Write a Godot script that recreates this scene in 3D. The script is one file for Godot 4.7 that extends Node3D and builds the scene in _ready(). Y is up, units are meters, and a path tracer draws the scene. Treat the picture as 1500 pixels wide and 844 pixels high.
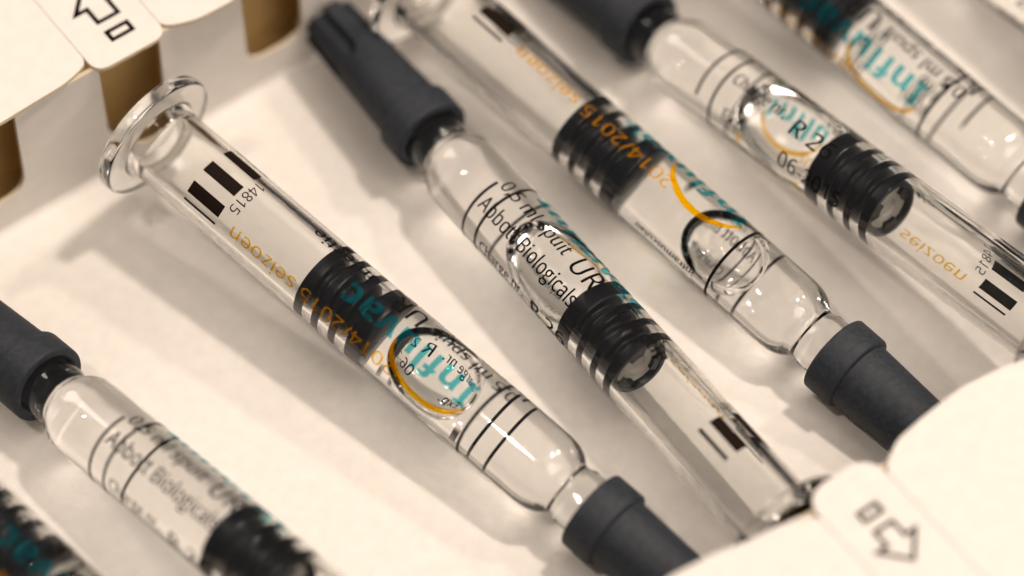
extends Node3D
# Close-up of prefilled glass syringes lying head to tail in a white carton tray.
# All dimensions below are written in millimetres and multiplied by MM.

const MM := 0.001
const BARREL_R := 4.075
const BORE_R := 3.17
const INK_R := 4.087
const LAMP_WHITE := Color(1.0, 0.936, 0.875)
const GAIN := 40.0          # the room is dim and the exposure long

var rng := RandomNumberGenerator.new()
var font_plain: SystemFont
var font_bold: SystemFont
var M := {}


# ---------------------------------------------------------------- mesh helpers
class Shape:
	var v := PackedVector3Array()
	var n := PackedVector3Array()

	func tri(a: Vector3, b: Vector3, c: Vector3, na: Vector3, nb: Vector3, nc: Vector3) -> void:
		var g := (b - a).cross(c - a)
		if g.length_squared() < 1e-12:
			return
		if g.dot(na + nb + nc) > 0.0:      # Godot's front faces run clockwise
			v.append_array(PackedVector3Array([a, c, b]))
			n.append_array(PackedVector3Array([na, nc, nb]))
		else:
			v.append_array(PackedVector3Array([a, b, c]))
			n.append_array(PackedVector3Array([na, nb, nc]))

	func flat(a: Vector3, b: Vector3, c: Vector3, nn: Vector3) -> void:
		tri(a, b, c, nn, nn, nn)

	func quad(a: Vector3, b: Vector3, c: Vector3, d: Vector3, nn: Vector3) -> void:
		flat(a, b, c, nn)
		flat(a, c, d, nn)

	func commit_to(m: ArrayMesh, mat: Material) -> void:
		var arrays := []
		arrays.resize(Mesh.ARRAY_MAX)
		var vv := PackedVector3Array()
		vv.resize(v.size())
		for i in v.size():
			vv[i] = v[i] * 0.001
		arrays[Mesh.ARRAY_VERTEX] = vv
		arrays[Mesh.ARRAY_NORMAL] = n
		m.add_surface_from_arrays(Mesh.PRIMITIVE_TRIANGLES, arrays)
		m.surface_set_material(m.get_surface_count() - 1, mat)


func part(called: String, shape: Shape, mat: Material, parent: Node, rim: Shape = null) -> MeshInstance3D:
	var m := ArrayMesh.new()
	shape.commit_to(m, mat)
	if rim:
		rim.commit_to(m, M.card_edge)
	var o := MeshInstance3D.new()
	o.name = called
	o.mesh = m
	parent.add_child(o, true)
	return o


# a surface of revolution about x; the normal is on the left of the profile's travel
func lathe(sh: Shape, prof: Array, seg := 96, sharp := 0.75) -> void:
	var count := prof.size()
	var seg_n: Array[Vector2] = []
	for i in count - 1:
		var t: Vector2 = (prof[i + 1] - prof[i]).normalized()
		seg_n.append(Vector2(-t.y, t.x))
	for i in count - 1:
		var p0: Vector2 = prof[i]
		var p1: Vector2 = prof[i + 1]
		var n0: Vector2 = seg_n[i]
		var n1: Vector2 = seg_n[i]
		if i > 0 and seg_n[i].dot(seg_n[i - 1]) > sharp:
			n0 = (seg_n[i] + seg_n[i - 1]).normalized()
		if i < count - 2 and seg_n[i].dot(seg_n[i + 1]) > sharp:
			n1 = (seg_n[i] + seg_n[i + 1]).normalized()
		for k in seg:
			var a0 := TAU * k / seg
			var a1 := TAU * ((k + 1) % seg) / seg
			var c0 := Vector2(cos(a0), sin(a0))
			var c1 := Vector2(cos(a1), sin(a1))
			var A := Vector3(p0.x, p0.y * c0.x, p0.y * c0.y)
			var B := Vector3(p1.x, p1.y * c0.x, p1.y * c0.y)
			var C := Vector3(p1.x, p1.y * c1.x, p1.y * c1.y)
			var D := Vector3(p0.x, p0.y * c1.x, p0.y * c1.y)
			var NA := Vector3(n0.x, n0.y * c0.x, n0.y * c0.y)
			var NB := Vector3(n1.x, n1.y * c0.x, n1.y * c0.y)
			var NC := Vector3(n1.x, n1.y * c1.x, n1.y * c1.y)
			var ND := Vector3(n0.x, n0.y * c1.x, n0.y * c1.y)
			sh.tri(A, B, C, NA, NB, NC)
			sh.tri(A, C, D, NA, NC, ND)


# rounds the corners of a profile or outline by small arcs
func rounded(pts: Array, r: float, closed := false, steps := 4) -> Array:
	var out := []
	var c := pts.size()
	for i in c:
		if not closed and (i == 0 or i == c - 1):
			out.append(pts[i])
			continue
		var p: Vector2 = pts[i]
		var a: Vector2 = pts[(i - 1 + c) % c]
		var b: Vector2 = pts[(i + 1) % c]
		var rr := minf(r, minf(p.distance_to(a), p.distance_to(b)) * 0.48)
		var pa := p + (a - p).normalized() * rr
		var pb := p + (b - p).normalized() * rr
		for k in steps + 1:
			var t := float(k) / steps
			out.append(pa.lerp(p, t).lerp(p.lerp(pb, t), t))
	return out


# a flat sheet of card: outline in (u, w), the third axis is thickness from t0 to t1
func sheet(sh: Shape, outline: Array, o: Vector3, eu: Vector3, ew: Vector3, et: Vector3, t0: float, t1: float, rim: Shape = null) -> void:
	var poly := PackedVector2Array(outline)
	if Geometry2D.is_polygon_clockwise(poly):
		poly.reverse()
	var idx := Geometry2D.triangulate_polygon(poly)
	for side in 2:
		var t := t1 if side else t0
		var nn := et if side else -et
		for k in range(0, idx.size(), 3):
			var q := []
			for j in 3:
				var p := poly[idx[k + j]]
				q.append(o + eu * p.x + ew * p.y + et * t)
			sh.flat(q[0], q[1], q[2], nn)
	for i in poly.size():
		var p := poly[i]
		var p2 := poly[(i + 1) % poly.size()]
		var e := (p2 - p).normalized()
		var nn := (eu * e.y - ew * e.x).normalized()
		(rim if rim else sh).quad(o + eu * p.x + ew * p.y + et * t0, o + eu * p2.x + ew * p2.y + et * t0, o + eu * p2.x + ew * p2.y + et * t1, o + eu * p.x + ew * p.y + et * t1, nn)


# ---------------------------------------------------------------- print on glass
# label angle lam (degrees) grows down the text lines; reading runs from needle to flange
func on_glass(s: float, phi: float, r := INK_R) -> Vector3:
	return Vector3(s, r * cos(phi), r * sin(phi))


func ink_tri(sh: Shape, a: Vector2, b: Vector2, c: Vector2, around: float, s0: float, phi0: float, depth := 0, r := INK_R) -> void:
	# points are (along reading, up) in mm; «around» 1: reading runs round the barrel
	var ang := [a.y, b.y, c.y] if around == 0.0 else [a.x, b.x, c.x]
	var span: float = maxf(ang[0], maxf(ang[1], ang[2])) - minf(ang[0], minf(ang[1], ang[2]))
	if span > 0.42 and depth < 7:
		var ab := (a + b) * 0.5
		var bc := (b + c) * 0.5
		var ca := (c + a) * 0.5
		ink_tri(sh, a, ab, ca, around, s0, phi0, depth + 1, r)
		ink_tri(sh, ab, b, bc, around, s0, phi0, depth + 1, r)
		ink_tri(sh, ca, bc, c, around, s0, phi0, depth + 1, r)
		ink_tri(sh, ab, bc, ca, around, s0, phi0, depth + 1, r)
		return
	var q := []
	for p in [a, b, c]:
		var s: float = s0 - p.x if around == 0.0 else s0 + p.y
		var phi: float = phi0 + (p.y if around == 0.0 else p.x) / BARREL_R
		q.append([on_glass(s, phi, r), Vector3(0, cos(phi), sin(phi))])
	sh.tri(q[0][0], q[1][0], q[2][0], q[0][1], q[1][1], q[2][1])


func text_tris(words: String, font: Font, cap: float, length: float) -> Array:
	var t := TextMesh.new()
	t.text = words
	t.font = font
	t.font_size = 64
	t.pixel_size = 1.0
	t.depth = 0.0
	t.curve_step = 3.0
	t.horizontal_alignment = HORIZONTAL_ALIGNMENT_LEFT
	var arrays := t.get_mesh_arrays()
	var vs: PackedVector3Array = arrays[Mesh.ARRAY_VERTEX]
	var ix = arrays[Mesh.ARRAY_INDEX]
	var order: Array = Array(ix) if ix != null else range(vs.size())
	var x0 := 1e9
	var x1 := -1e9
	for p in vs:
		x0 = minf(x0, p.x)
		x1 = maxf(x1, p.x)
	var ky := cap / (0.714 * 64.0)
	var kx := length / maxf(x1 - x0, 0.001) if length > 0.0 else ky
	var out := []
	for i in range(0, order.size() - 2, 3):
		var tri := []
		for j in 3:
			var p: Vector3 = vs[order[i + j]]
			tri.append(Vector2((p.x - x0) * kx, p.y * ky))
		out.append(tri)
	return out


func print_line(called: String, words: String, font: Font, cap: float, length: float, s0: float, lam: float, mat: Material, parent: Node, around := 0.0) -> void:
	var sh := Shape.new()
	for t in text_tris(words, font, cap, length):
		for k in (2 if mat == M.black_ink else 1):      # the black ink bleeds a little
			var o := Vector2(0.045 * k, 0.02 * k)
			ink_tri(sh, t[0] + o, t[1] + o, t[2] + o, around, s0, deg_to_rad(-lam), 0, INK_R + 0.004 * k)
	part(called, sh, mat, parent)


func print_patch(sh: Shape, s0: float, s1: float, lam0: float, lam1: float) -> void:
	var steps := maxi(1, int(absf(lam1 - lam0) / 4.0))
	for k in steps:
		var p0 := deg_to_rad(-lerpf(lam0, lam1, float(k) / steps))
		var p1 := deg_to_rad(-lerpf(lam0, lam1, float(k + 1) / steps))
		var n0 := Vector3(0, cos(p0), sin(p0))
		var n1 := Vector3(0, cos(p1), sin(p1))
		sh.tri(on_glass(s0, p0), on_glass(s1, p0), on_glass(s1, p1), n0, n0, n1)
		sh.tri(on_glass(s0, p0), on_glass(s1, p1), on_glass(s0, p1), n0, n1, n1)


# ---------------------------------------------------------------- materials
func glass(ior: float, tint := Color(1, 1, 1)) -> StandardMaterial3D:
	var m := StandardMaterial3D.new()
	m.albedo_color = Color(tint.r, tint.g, tint.b, 0.0)
	m.transparency = BaseMaterial3D.TRANSPARENCY_ALPHA
	m.roughness = 0.0
	m.metallic_specular = 0.5
	m.refraction_enabled = true
	m.refraction_scale = (ior - 1.0) / 10.0
	m.cull_mode = BaseMaterial3D.CULL_DISABLED
	return m


func ink(c: Color, through: float) -> StandardMaterial3D:
	var m := StandardMaterial3D.new()
	m.roughness = 0.7
	m.metallic_specular = 0.15
	m.cull_mode = BaseMaterial3D.CULL_DISABLED
	m.albedo_color = c
	if through > 0.0:      # a see-through film of coloured ink
		m.albedo_color.a = 1.0 - through
		m.transparency = BaseMaterial3D.TRANSPARENCY_ALPHA
		m.refraction_enabled = true
		m.refraction_scale = 0.0002
		m.roughness = 0.1
		m.metallic_specular = 0.0
	return m


func noise_tex(seed_: int, freq: float, lo: float, hi: float, size := 512) -> ImageTexture:
	var f := FastNoiseLite.new()
	f.seed = seed_
	f.noise_type = FastNoiseLite.TYPE_SIMPLEX_SMOOTH
	f.frequency = freq
	f.fractal_octaves = 5
	var im := f.get_seamless_image(size, size)
	im.convert(Image.FORMAT_RGB8)
	for y in size:
		for x in size:
			var k := lerpf(lo, hi, im.get_pixel(x, y).r)
			im.set_pixel(x, y, Color(k, k, k))
	return ImageTexture.create_from_image(im)


func make_materials() -> void:
	M.glass = glass(1.47, Color(0.985, 0.985, 0.98))
	var wet := StandardMaterial3D.new()      # glass and liquid bend light nearly alike: their contact shows only as a faint sheen
	wet.albedo_color = Color(1, 1, 1, 0.0)
	wet.transparency = BaseMaterial3D.TRANSPARENCY_ALPHA
	wet.roughness = 0.0
	wet.metallic_specular = 0.07
	wet.cull_mode = BaseMaterial3D.CULL_DISABLED
	M.wet = wet
	M.bubble = glass(1.32)
	M.black_ink = ink(Color(0.005, 0.004, 0.004).linear_to_srgb(), 0.0)
	M.brown_ink = ink(Color(0.010, 0.006, 0.004).linear_to_srgb(), 0.0)
	M.orange_ink = ink(Color(0.86, 0.33, 0.0).linear_to_srgb(), 0.78)
	M.teal_ink = ink(Color(0.02, 0.36, 0.46).linear_to_srgb(), 0.93)
	var rubber := StandardMaterial3D.new()
	rubber.albedo_color = Color(0.0075, 0.009, 0.0135).linear_to_srgb()
	rubber.roughness = 0.3
	rubber.metallic_specular = 0.35
	M.stopper = rubber
	var hub := rubber.duplicate() as StandardMaterial3D
	hub.albedo_color = Color(0.42, 0.40, 0.37).linear_to_srgb()
	M.hub = hub
	var cap := StandardMaterial3D.new()
	cap.albedo_color = Color(0.019, 0.0235, 0.032).linear_to_srgb()
	cap.roughness = 0.62
	cap.metallic_specular = 0.4
	cap.heightmap_enabled = true
	cap.heightmap_texture = noise_tex(5, 0.03, 0.0, 1.0, 256)
	cap.heightmap_scale = 0.004
	cap.albedo_texture = noise_tex(6, 0.02, 0.72, 1.1, 256)
	cap.uv1_triplanar = true
	cap.uv1_scale = Vector3.ONE * 220.0
	M.cap = cap
	var card := StandardMaterial3D.new()
	card.albedo_color = Color(0.80, 0.77, 0.735).linear_to_srgb()
	card.roughness = 0.55
	card.metallic_specular = 0.45
	card.albedo_texture = noise_tex(11, 0.02, 0.965, 1.0)
	card.heightmap_enabled = true
	card.heightmap_texture = noise_tex(12, 0.04, 0.0, 1.0)
	card.heightmap_scale = 0.0016
	card.uv1_triplanar = true
	card.uv1_world_triplanar = true
	card.uv1_scale = Vector3.ONE * 45.0
	card.backlight_enabled = true
	card.backlight = Color(0.5, 0.46, 0.4).linear_to_srgb()
	M.card = card
	var kraft := card.duplicate() as StandardMaterial3D
	kraft.albedo_color = Color(0.64, 0.45, 0.19).linear_to_srgb()
	kraft.roughness = 0.85
	M.kraft = kraft
	var edge := card.duplicate() as StandardMaterial3D
	edge.albedo_color = Color(0.68, 0.585, 0.44).linear_to_srgb()
	edge.roughness = 0.9
	M.card_edge = edge
	var table := StandardMaterial3D.new()
	table.albedo_color = Color(0.30, 0.24, 0.18).linear_to_srgb()
	table.roughness = 0.6
	table.albedo_texture = noise_tex(15, 0.01, 0.7, 1.0)
	table.uv1_triplanar = true
	table.uv1_scale = Vector3.ONE * 6.0
	M.table = table


# ---------------------------------------------------------------- the syringe
func smooth_curve(pts: Array, steps := 6) -> Array:      # Catmull-Rom through the points
	var out := []
	for i in pts.size() - 1:
		var p0: Vector2 = pts[maxi(i - 1, 0)]
		var p1: Vector2 = pts[i]
		var p2: Vector2 = pts[i + 1]
		var p3: Vector2 = pts[mini(i + 2, pts.size() - 1)]
		for k in steps:
			out.append(p1.cubic_interpolate(p2, p0, p3, float(k) / steps))
	out.append(pts[-1])
	return out


func make_syringe() -> Node3D:
	var t := Node3D.new()
	t.name = "syringe"
	add_child(t)

	# glass: flange, barrel, shoulder and neck outside; the dry end of the bore inside
	var body: Array = rounded([Vector2(5.0, BORE_R), Vector2(0, BORE_R), Vector2(0, 6.8), Vector2(0.72, 6.9), Vector2(1.45, 6.8), Vector2(1.55, 4.5), Vector2(2.8, BARREL_R), Vector2(20, BARREL_R)], 0.2, false, 7)
	var shoulder := smooth_curve([Vector2(52.6, BARREL_R), Vector2(53.7, 3.93), Vector2(54.6, 3.6), Vector2(55.15, 3.2), Vector2(55.6, 2.86), Vector2(56.1, 2.84), Vector2(56.6, 3.02), Vector2(57.2, 3.08), Vector2(60.5, 2.95)])
	body.append(Vector2(36, BARREL_R))
	body.append_array(shoulder)
	body.append(Vector2(61.2, 2.2))
	body.append(Vector2(61.2, 0.0))
	var g := Shape.new()
	lathe(g, body, 128)
	var dry := Shape.new()
	lathe(dry, [Vector2(31.5, BORE_R), Vector2(18, BORE_R), Vector2(5.0, BORE_R)], 128)
	g.v.append_array(dry.v)
	g.n.append_array(dry.n)
	part("barrel", g, M.glass, t)

	# the liquid meets the glass along the rest of the bore
	var inner := smooth_curve([Vector2(55.4, 0.0), Vector2(55.25, 0.7), Vector2(54.7, 1.55), Vector2(53.9, 2.35), Vector2(52.9, 2.95), Vector2(51.8, BORE_R)])
	inner.append(Vector2(42, BORE_R))
	inner.append(Vector2(31.5, BORE_R))
	var w := Shape.new()
	lathe(w, inner, 128)
	part("liquid", w, M.wet, t)

	# rubber stopper: four ribs pressed to the glass, hollow behind with a threaded hub
	var rib := []
	var R := 3.205
	for k in 4:
		var s: float = [23.5, 25.75, 28.0, 30.2][k]
		var e: float = [24.75, 26.85, 29.1, 32.1][k]
		if k > 0:
			rib.append(Vector2(s - 0.28, 2.5))
		rib.append(Vector2(s, R - 0.05))
		rib.append(Vector2(s + 0.25, R))
		rib.append(Vector2(e - 0.25, R))
		rib.append(Vector2(e, R - 0.05))
		if k < 3:
			rib.append(Vector2(e + 0.28, 2.5))
	var st := [Vector2(25.3, 0), Vector2(25.3, 2.3), Vector2(23.7, 2.55), Vector2(23.5, 2.75)]
	st.append_array(rounded(rib, 0.22))
	st.append_array([Vector2(32.45, 2.4), Vector2(32.7, 0.0)])
	var ss := Shape.new()
	lathe(ss, st, 96)
	var stopper := part("stopper", ss, M.stopper, t)
	var lug := Shape.new()
	for k in 3:
		var a := TAU * k / 3.0 + 0.4
		for j in 6:
			var a0 := a + 0.13 * j
			var a1 := a + 0.13 * (j + 1)
			var pts := []
			for q in [[23.6, 2.55, a0], [23.6, 1.7, a0], [25.2, 1.7, a0], [23.6, 2.55, a1], [23.6, 1.7, a1], [25.2, 1.7, a1], [25.2, 2.55, a0], [25.2, 2.55, a1]]:
				pts.append(Vector3(q[0], q[1] * cos(q[2]), q[1] * sin(q[2])))
			var inw := Vector3(0, -cos(a0), -sin(a0))
			lug.quad(pts[0], pts[1], pts[4], pts[3], Vector3(-1, 0, 0))
			lug.quad(pts[1], pts[2], pts[5], pts[4], inw)
			lug.quad(pts[2], pts[6], pts[7], pts[5], Vector3(1, 0, 0))
			if j == 0:
				lug.quad(pts[0], pts[1], pts[2], pts[6], Vector3(0, sin(a0), -cos(a0)))
			if j == 5:
				lug.quad(pts[3], pts[4], pts[5], pts[7], Vector3(0, -sin(a1), cos(a1)))
	part("thread_lugs", lug, M.stopper, stopper)
	var core := Shape.new()
	lathe(core, [Vector2(25.2, 0.0), Vector2(24.6, 0.0), Vector2(24.4, 0.9), Vector2(24.1, 1.1), Vector2(24.0, 2.3), Vector2(25.2, 2.35)], 48)
	part("hub", core, M.hub, stopper)

	needle_cap(t)

	# black rings round the barrel that mark the fill
	for q in [[45.2, 0.0, 360.0], [47.25, 62.0, 205.0]]:      # the outer one is broken where the brand stands
		var rs := Shape.new()
		print_patch(rs, q[0], q[0] + 0.34, q[1], q[2])
		part("printed_ring", rs, M.black_ink, t)
	var bars := Shape.new()
	for b in [[-40.5, -36.5], [-27, -8], [10, 29], [49, 68], [81, 86.5]]:
		print_patch(bars, 8.7, 12.9, b[0], b[1])
	part("printed_bars", bars, M.brown_ink, t)
	print_line("printed_number", "14815", font_plain, 1.15, 4.1, 13.85, 50, M.brown_ink, t, 1.0)
	print_line("season_print", "2014/2015 seizoen", font_plain, 1.45, 21.5, 36.2, -31, M.orange_ink, t)
	print_line("brand_print", "Influvac", font_bold, 2.6, 16.5, 44.0, 12, M.teal_ink, t)
	print_line("dose_print", "0,5 ml spuit", font_plain, 1.55, 10.4, 46.9, 54, M.black_ink, t)
	print_line("prescription_print", "UR", font_plain, 2.3, 3.6, 35.2, 54, M.black_ink, t)
	print_line("injection_print", "injectie", font_plain, 1.4, 7.4, 28.4, 53, M.black_ink, t)
	print_line("maker_print", "Abbott Biologicals", font_plain, 1.6, 15.2, 46.9, 95, M.black_ink, t)
	print_line("batch_print", "Charge nr.", font_plain, 1.35, 7.2, 44.6, 150, M.black_ink, t)
	print_line("batch_number_print", "R 26", font_plain, 1.8, 5.4, 36.0, 157, M.black_ink, t)
	print_line("expiry_print", "Exp.", font_plain, 1.3, 3.2, 43.6, 203, M.black_ink, t)
	print_line("expiry_date_print", "06-2015", font_plain, 1.7, 8.4, 35.6, 206, M.black_ink, t)
	print_line("notice_print", "intramusculair", font_plain, 0.8, 8.0, 43.5, 248, M.black_ink, t)

	# orange swoosh under the brand name
	var sw := Shape.new()
	var mid := smooth_curve([Vector2(34.6, 8), Vector2(34.9, -8), Vector2(36.2, -25), Vector2(38.4, -37), Vector2(41.0, -36), Vector2(43.2, -22), Vector2(44.2, -4)], 8)
	for i in mid.size() - 1:
		var qq := []
		for j in [i, i + 1]:
			var dirv: Vector2 = (mid[mini(j + 1, mid.size() - 1)] - mid[maxi(j - 1, 0)]) * Vector2(1, BARREL_R * PI / 180.0)
			var nn := dirv.normalized().orthogonal()
			var half: float = 0.09 + 0.26 * sin(PI * j / (mid.size() - 1))
			for sgn in [-1.0, 1.0]:
				var p: Vector2 = mid[j] + Vector2(nn.x, nn.y / (BARREL_R * PI / 180.0)) * half * sgn
				var phi := deg_to_rad(-p.y)
				qq.append([on_glass(p.x, phi, INK_R + 0.01), Vector3(0, cos(phi), sin(phi))])
		sw.tri(qq[0][0], qq[1][0], qq[3][0], qq[0][1], qq[1][1], qq[3][1])
		sw.tri(qq[0][0], qq[3][0], qq[2][0], qq[0][1], qq[3][1], qq[2][1])
	part("swoosh_print", sw, M.orange_ink, t)
	return t


func needle_cap(t: Node3D) -> void:
	var c := Shape.new()
	# rim and mouth
	lathe(c, [Vector2(66, 0), Vector2(66, 2.6), Vector2(61.5, 3.02), Vector2(59.2, 3.12)] + rounded([Vector2(59.2, 3.12), Vector2(58.6, 3.25), Vector2(58.6, 4.12), Vector2(61.9, 4.12), Vector2(62.05, 3.55)], 0.28, false, 4), 96)
	# tapered body with lengthwise grooves near the closed end
	var rows := []
	var s := 62.05
	while s < 76.9:
		rows.append(s)
		s += 0.25
	for e in [76.9, 77.05, 77.15, 77.2]:
		rows.append(e)
	var seg := 144
	var grid := []
	for row in rows:
		var ring := []
		for k in seg:
			var a := TAU * k / seg
			var r0 := lerpf(3.6, 3.0, (row - 62.05) / 15.0)
			if row > 76.9:
				r0 -= 0.35 * pow((row - 76.9) / 0.3, 2.0)
			var f := fposmod(a * 6.0 / TAU, 1.0) - 0.5
			var across: float = f * TAU / 6.0 * r0               # mm from the groove's middle
			var start: float = 70.4 + 0.62 - sqrt(maxf(0.0, 0.62 * 0.62 - across * across)) if absf(across) < 0.62 else 99.0
			var deep: float = clampf((row - start) / 0.25, 0.0, 1.0) * clampf((0.62 - absf(across)) / 0.12, 0.0, 1.0)
			r0 -= 0.75 * deep
			ring.append(Vector3(row, r0 * cos(a), r0 * sin(a)))
		grid.append(ring)
	var nrm := []
	for i in rows.size():
		var rn := []
		for k in seg:
			var du: Vector3 = grid[mini(i + 1, rows.size() - 1)][k] - grid[maxi(i - 1, 0)][k]
			var dv: Vector3 = grid[i][(k + 1) % seg] - grid[i][(k + seg - 1) % seg]
			rn.append(dv.cross(du).normalized())
		nrm.append(rn)
	if nrm[2][0].dot(Vector3(0, grid[2][0].y, grid[2][0].z)) < 0.0:
		for rn in nrm:
			for k in seg:
				rn[k] = -rn[k]
	for i in rows.size() - 1:
		for k in seg:
			var k2 := (k + 1) % seg
			c.tri(grid[i][k], grid[i + 1][k], grid[i + 1][k2], nrm[i][k], nrm[i + 1][k], nrm[i + 1][k2])
			c.tri(grid[i][k], grid[i + 1][k2], grid[i][k2], nrm[i][k], nrm[i + 1][k2], nrm[i][k2])
	var last: Array = grid[-1]
	for k in seg:
		c.flat(last[k], last[(k + 1) % seg], Vector3(77.2, 0, 0), Vector3(1, 0, 0))
	part("needle_cap", c, M.cap, t)


func air_bubble(t: Node3D, s: float, half: float, wide: float, tall: float, roll: float) -> void:
	var b := Shape.new()
	var nu := 40
	var nv := 64
	var p := func(i: int, j: int) -> Array:
		var th := PI * i / nu
		var ph := TAU * j / nv
		var e := Vector3(cos(th), sin(th) * cos(ph), sin(th) * sin(ph))
		var x := signf(e.x) * pow(absf(e.x), 0.85)
		return [Vector3(s + half * x, 3.08 - tall + tall * e.y, wide * e.z), -Vector3(e.x / half, e.y / tall, e.z / wide).normalized()]
	for i in nu:
		for j in nv:
			var a: Array = p.call(i, j)
			var c: Array = p.call(i + 1, j)
			var d: Array = p.call(i + 1, j + 1)
			var e: Array = p.call(i, j + 1)
			b.tri(a[0], c[0], d[0], a[1], c[1], d[1])
			b.tri(a[0], d[0], e[0], a[1], d[1], e[1])
	var o := part("air_bubble", b, M.bubble, t)
	o.basis = Basis(Vector3.RIGHT, -roll)


func place(t: Node3D, spec: Dictionary) -> void:
	var yaw: float = deg_to_rad(spec.yaw)
	var tilt: float = deg_to_rad(spec.tilt)
	var d := Vector3(cos(tilt) * cos(yaw), -sin(tilt), cos(tilt) * sin(yaw))
	var zl := d.cross(Vector3.UP).normalized()
	var u := zl.cross(d).normalized()
	var roll := deg_to_rad(spec.roll)
	t.basis = Basis(d, u, zl) * Basis(Vector3.RIGHT, roll)
	t.position = (spec.at - d * float(spec.s)) * MM
	t.set_meta("label", spec.label)
	t.set_meta("category", "syringe")
	t.set_meta("group", "prefilled glass syringes packed head to tail in the tray")
	var b: Array = spec.bubble
	if b:
		air_bubble(t, b[0], b[1], b[2], b[3], roll)


# ---------------------------------------------------------------- the carton tray
const TRAY_O := Vector3(-51.2, 0, -11.6)
const EU := Vector3(0.8053, 0, -0.5929)
const EV := Vector3(0.5929, 0, 0.8053)
const TOP := 17.2


func comb_outline(u0: float, u1: float, first: float) -> Array:      # wall of height 16.7 with slots open at the top
	var out := [Vector2(u0, 0.9), Vector2(u0, 16.7)]
	var c := first
	while c + 4.0 < u1:
		if c - 4.0 > u0:
			out.append(Vector2(c - 3.5, 16.7))
			for q in rounded([Vector2(c - 3.5, 16.0), Vector2(c - 3.4, 4.6), Vector2(c + 3.4, 4.6), Vector2(c + 3.5, 16.0)], 2.6, false, 6):
				out.append(q)
			out.append(Vector2(c + 3.5, 16.7))
		c += 16.65
	out.append(Vector2(u1, 16.7))
	out.append(Vector2(u1, 0.9))
	return out


func printed_arrow(tab: Node3D, cu: float, v0: float, dirv: float, k: float) -> void:
	# an outlined arrow with an outlined box behind it, pointing out of the tray
	var a := Shape.new()
	var w := 0.24 * k
	var loops := [
		[Vector2(-1.4, 0), Vector2(1.4, 0), Vector2(1.4, 1.6), Vector2(-1.4, 1.6)],
		[Vector2(-1.4, 2.65), Vector2(1.4, 2.65), Vector2(1.4, 4.7), Vector2(3.0, 4.7), Vector2(0, 8.0), Vector2(-3.0, 4.7), Vector2(-1.4, 4.7)],
	]
	for lp in loops:
		var poly := PackedVector2Array()
		for p in lp:
			poly.append(p * k)
		if Geometry2D.is_polygon_clockwise(poly):
			poly.reverse()
		var outer: PackedVector2Array = poly
		var inner: Array = []
		var n := outer.size()
		for i in n:
			var e0 := (outer[i] - outer[(i - 1 + n) % n]).normalized()
			var e1 := (outer[(i + 1) % n] - outer[i]).normalized()
			var n0 := Vector2(-e0.y, e0.x)
			var n1 := Vector2(-e1.y, e1.x)
			var bis := (n0 + n1).normalized()
			inner.append(outer[i] + bis * (2.0 * w / maxf(0.35, bis.dot(n0))))
		for i in n:
			var j := (i + 1) % n
			var q := []
			for p in [outer[i], outer[j], inner[j], inner[i]]:
				q.append(TRAY_O + EU * (cu + p.x) + EV * (v0 + dirv * p.y) + Vector3.UP * (TOP + 0.006))
			a.quad(q[0], q[1], q[2], q[3], Vector3.UP)
	part("printed_arrow", a, M.black_ink, tab)


func top_lobe(tray: Node3D, side: int, a: float, b: float, v0: float, sg: float, far: float) -> void:
	var lb := Shape.new()
	var lb_rim := Shape.new()
	var edge := [Vector2(a, -far), Vector2(a, -1.1), Vector2(a + 0.6, -0.5), Vector2(a + 1.7, 0.0), Vector2(a + 3.4, 0.5), Vector2(a + 7, 0.6), Vector2((a + b) / 2, 0.1), Vector2(b - 7, -0.2), Vector2(b - 3.4, -0.35), Vector2(b - 1.5, -0.8), Vector2(b - 0.3, -1.3), Vector2(b, -2.0), Vector2(b, -far)]
	if side == 1:
		edge = [Vector2(a, -far), Vector2(a, -1.6), Vector2(a + 0.8, -0.7), Vector2(a + 3.0, 0.5), Vector2(a + 6.4, 1.0), Vector2(a + 11, 1.4), Vector2((a + b) / 2 + 3, 0.9), Vector2(b - 7, 0.2), Vector2(b - 4, -0.1), Vector2(b - 1.4, -0.8), Vector2(b, -1.6), Vector2(b, -far)]
	var ee := []
	for p in edge:
		ee.append(Vector2(p.x, v0 + p.y * sg))
	sheet(lb, rounded(ee, 0.8, true, 4), TRAY_O, EU, EV, Vector3.UP, TOP - 0.45, TOP, lb_rim)
	part("top_panel", lb, M.card, tray, lb_rim)


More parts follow.
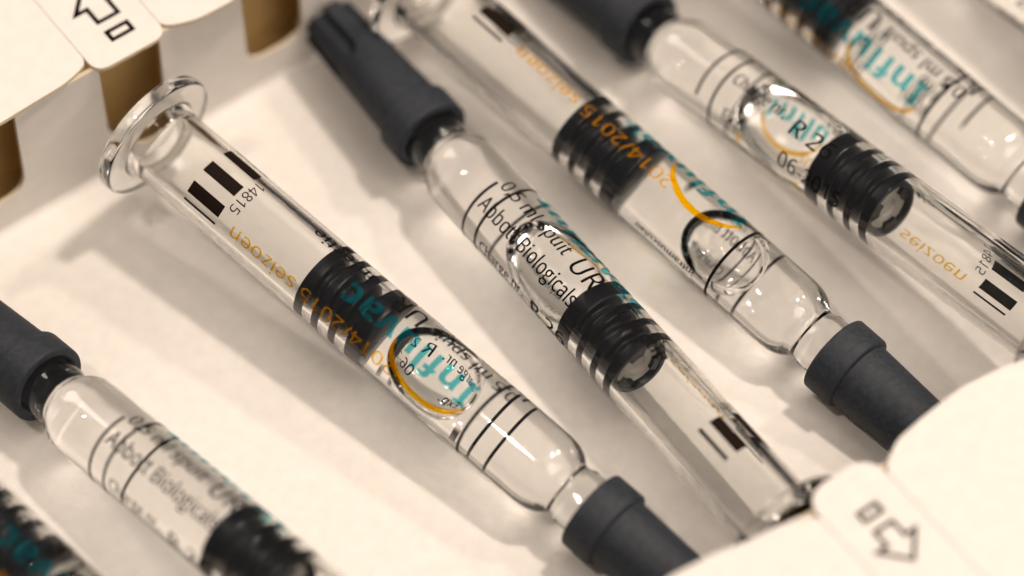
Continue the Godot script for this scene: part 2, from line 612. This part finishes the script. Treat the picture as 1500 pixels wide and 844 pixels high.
func make_tray() -> void:
	var tray := Node3D.new()
	tray.name = "carton_tray"
	add_child(tray)
	tray.set_meta("label", "white folded carton tray with notched sides and printed arrow tabs holding the syringes")
	tray.set_meta("category", "tray")
	var W := 79.6
	var U0 := -72.0
	var U1 := 134.0
	var fl := Shape.new()
	sheet(fl, [Vector2(U0, 0.9), Vector2(U1, 0.9), Vector2(U1, W - 0.9), Vector2(U0, W - 0.9)], TRAY_O, EU, EV, Vector3.UP, -0.45, 0.0)
	# soft folds where the floor turns up into the walls
	for side in 2:
		var v0 := 0.0 if side == 0 else W
		var dv := 1.0 if side == 0 else -1.0
		var steps := 8
		for k in steps:
			var q := []
			for j in [k, k + 1]:
				var a: float = PI / 2 * j / steps
				var pos := Vector2(0.9 - 1.4 * sin(a), 0.9 - 0.9 * cos(a))
				var nn: Vector3 = EV * dv * sin(a) + Vector3.UP * cos(a)
				for uu in [U0, U1]:
					q.append([TRAY_O + EU * uu + EV * (v0 + dv * pos.x) + Vector3.UP * pos.y, nn])
			fl.tri(q[0][0], q[1][0], q[3][0], q[0][1], q[1][1], q[3][1])
			fl.tri(q[0][0], q[3][0], q[2][0], q[0][1], q[3][1], q[2][1])
	part("floor_panel", fl, M.card, tray)
	for side in 2:
		var wl := Shape.new()
		var wl_rim := Shape.new()
		var v0 := 0.0 if side == 0 else W
		var out := EV * (-1.0 if side == 0 else 1.0)
		sheet(wl, comb_outline(U0, U1, 17.3 - 16.65 * 5 if side == 0 else 41.8 - 16.65 * 7), TRAY_O + EV * v0, EU, Vector3.UP, out, 0.5, 0.95, wl_rim)
		part("notched_wall", wl, M.card, tray, wl_rim)
		var bk := Shape.new()
		var depth := 6.0
		sheet(bk, [Vector2(U0, -0.45), Vector2(U1, -0.45), Vector2(U1, 16.7), Vector2(U0, 16.7)], TRAY_O + EV * v0, EU, Vector3.UP, out, depth, depth + 0.45)
		sheet(bk, [Vector2(U0, 0.5), Vector2(U1, 0.5), Vector2(U1, depth - 0.05), Vector2(U0, depth - 0.05)], TRAY_O + EV * v0, EU, out, Vector3.UP, -0.4, 0.0)
		part("inner_panel", bk, M.kraft, tray)
	# top panels: lobes and tabs with curved edges, cut apart by slits
	for side in 2:
		var first := 17.3 if side == 0 else 41.8
		var v0 := 0.0 if side == 0 else W
		var sg := 1.0 if side == 0 else -1.0           # inward
		var far := 22.0 if side == 0 else 40.0
		var flare := 1.0 if side == 0 else 0.2
		for k in range(-4, 5):
			var cu := first + 33.3 * k
			if cu < U0 + 8 or cu > U1 - 8:
				continue
			var tb := Shape.new()
			var tb_rim := Shape.new()
			var tw := 4.15 if side == 0 else 3.9
			var push := 0.35 if side == 0 else 0.9
			var o := [Vector2(cu - tw, -far * sg), Vector2(cu - tw, push * sg), Vector2(cu + tw, push * sg), Vector2(cu + tw, -far * sg)]
			var oo := []
			for p in o:
				oo.append(p + Vector2(0, v0))
			sheet(tb, rounded(oo, 1.7 if side == 0 else 2.8, true, 6), TRAY_O, EU, EV, Vector3.UP, TOP - 0.45, TOP, tb_rim)
			var tab := part("tab", tb, M.card, tray, tb_rim)
			printed_arrow(tab, cu + 0.5 * (1 if side == 0 else 0), v0 - sg * (2.0 if side == 0 else 3.3), -sg, 1.0 if side == 0 else 0.88)
			# the lobe to the right of this tab, and the first one at the tray's end
			top_lobe(tray, side, cu + tw + 0.07, minf(cu + 33.3 - tw - 0.07, U1), v0, sg, far)
			if cu - 33.3 < U0 + 8 and cu - tw - 12 > U0:
				top_lobe(tray, side, U0, cu - tw - 0.07, v0, sg, far)


# ---------------------------------------------------------------- the scene
func area_lamp(called: String, at: Vector3, to: Vector3, size: Vector2, energy: float, color: Color) -> void:
	var l := AreaLight3D.new()
	l.name = called
	add_child(l)
	l.area_size = size
	l.light_energy = energy / GAIN
	l.light_color = color
	l.area_normalize_energy = true
	l.area_range = 6.0
	l.area_attenuation = 2.0
	l.shadow_enabled = true
	l.look_at_from_position(at, to, Vector3(0, 0, 1))


func _ready() -> void:
	rng.seed = 7
	# camera
	var cam := Camera3D.new()
	cam.name = "camera"
	add_child(cam)
	var pitch := deg_to_rad(55.0)
	var aim := Vector3(0, 8, 0) * MM
	cam.position = aim + Vector3(0, sin(pitch), cos(pitch)) * 0.350
	cam.look_at(aim, Vector3.UP)
	var lens := CameraAttributesPhysical.new()
	lens.frustum_focal_length = 151.3
	lens.frustum_near = 0.02
	lens.frustum_far = 20.0
	lens.frustum_focus_distance = 0.3475
	lens.exposure_aperture = 10.5
	cam.attributes = lens
	cam.current = true

	# surroundings: the dim, warm light of the room
	var env := Environment.new()
	env.background_mode = Environment.BG_COLOR
	env.background_color = Color(0.17, 0.155, 0.135).linear_to_srgb()
	env.background_energy_multiplier = 1.0 / GAIN
	env.tonemap_mode = Environment.TONE_MAPPER_LINEAR
	env.tonemap_exposure = 0.75 * GAIN
	env.sdfgi_enabled = true
	env.ssao_enabled = true
	env.ssil_enabled = true
	var we := WorldEnvironment.new()
	we.name = "world_environment"
	we.environment = env
	add_child(we)

	# lamps: the ceiling lamp that throws the shadows, and two weaker ones
	var L := Vector3(0.33, 0.93, -0.12).normalized()
	area_lamp("ceiling_lamp", L * 0.9, Vector3.ZERO, Vector2(0.06, 0.06), 0.74, LAMP_WHITE)
	area_lamp("front_lamp", Vector3(0.55, 0.95, 0.6), Vector3.ZERO, Vector2(0.7, 0.7), 1.25, LAMP_WHITE)
	area_lamp("side_lamp", Vector3(0.75, 1.1, -0.45), Vector3.ZERO, Vector2(0.09, 0.09), 0.75, LAMP_WHITE)
	area_lamp("small_lamp", Vector3(-0.30, 0.95, 0.25), Vector3.ZERO, Vector2(0.045, 0.045), 0.34, LAMP_WHITE)
	area_lamp("back_lamp", Vector3(-0.8, 0.75, -0.75), Vector3.ZERO, Vector2(0.5, 0.5), 0.85, LAMP_WHITE)

	font_plain = SystemFont.new()
	font_plain.font_names = PackedStringArray(["Droid Sans"])
	font_bold = SystemFont.new()
	font_bold.font_names = PackedStringArray(["Droid Sans"])
	font_bold.font_weight = 700
	make_materials()

	# the table under the tray
	var tp := Shape.new()
	tp.quad(Vector3(-900, -0.6, -900), Vector3(900, -0.6, -900), Vector3(900, -0.6, 900), Vector3(-900, -0.6, 900), Vector3.UP)
	tp.quad(Vector3(-900, -30, -900), Vector3(900, -30, -900), Vector3(900, -30, 900), Vector3(-900, -30, 900), Vector3.DOWN)
	var table := part("table", tp, M.table, self)
	table.set_meta("kind", "structure")

	make_tray()

	# the syringes, left to right: flange and needle end alternate
	var specs := [
		{"at": Vector3(-2.38, 6.57, 14.25), "s": 45.4, "yaw": 42.4, "tilt": 6.8, "roll": 27.0, "bubble": [38.8, 5.0, 2.85, 2.65], "label": "glass syringe whose round flange stands under the black arrow tab at upper left"},
		{"at": Vector3(0.25, 6.8, -7.95), "s": 44.4, "yaw": -125.4, "tilt": 1.5, "roll": 65.0, "bubble": [37.0, 6.2, 2.9, 2.7], "label": "syringe with the two text lines on its dose and maker facing up, mid tray"},
		{"at": Vector3(21.72, 6.09, -3.99), "s": 45.4, "yaw": 46.0, "tilt": 4.8, "roll": -29.0, "bubble": [44.0, 4.6, 2.8, 2.6], "label": "syringe with orange print whose grey cap points at the right edge of the tray"},
		{"at": Vector3(23.28, 7.7, -23.0), "s": 44.4, "yaw": -131.5, "tilt": 7.0, "roll": 138.0, "bubble": [37.4, 6.4, 2.9, 2.7], "label": "syringe showing a batch number and date beside its black stopper, upper right"},
		{"at": Vector3(-34.27, 8.0, 20.28), "s": 44.4, "yaw": -134.3, "tilt": 6.5, "roll": 76.0, "bubble": [], "label": "syringe at lower left with its grey cap cut by the left edge"},
		{"at": Vector3(43.5, 6.5, -23.1), "s": 45.4, "yaw": 46.0, "tilt": 5.0, "roll": 55.0, "bubble": [], "label": "blurred syringe with teal print in the upper right corner, second from the right"},
		{"at": Vector3(-43.2, 7.0, 31.9), "s": 32.1, "yaw": 43.0, "tilt": 5.0, "roll": 20.0, "bubble": [36.5, 3.0, 2.0, 1.6], "label": "syringe in the bottom left corner with only its black stopper end in view"},
		{"at": Vector3(51.1, 8.0, -39.5), "s": 38.0, "yaw": -131.0, "tilt": 6.5, "roll": 100.0, "bubble": [36.5, 3.0, 2.0, 1.6], "label": "blurred syringe cut off by the top right corner, rightmost of all"},
	]
	var first := make_syringe()
	var all := [first]
	for i in range(1, specs.size()):
		var copy := first.duplicate()
		copy.name = "syringe_%03d" % i
		add_child(copy, true)
		all.append(copy)
	for i in specs.size():
		place(all[i], specs[i])
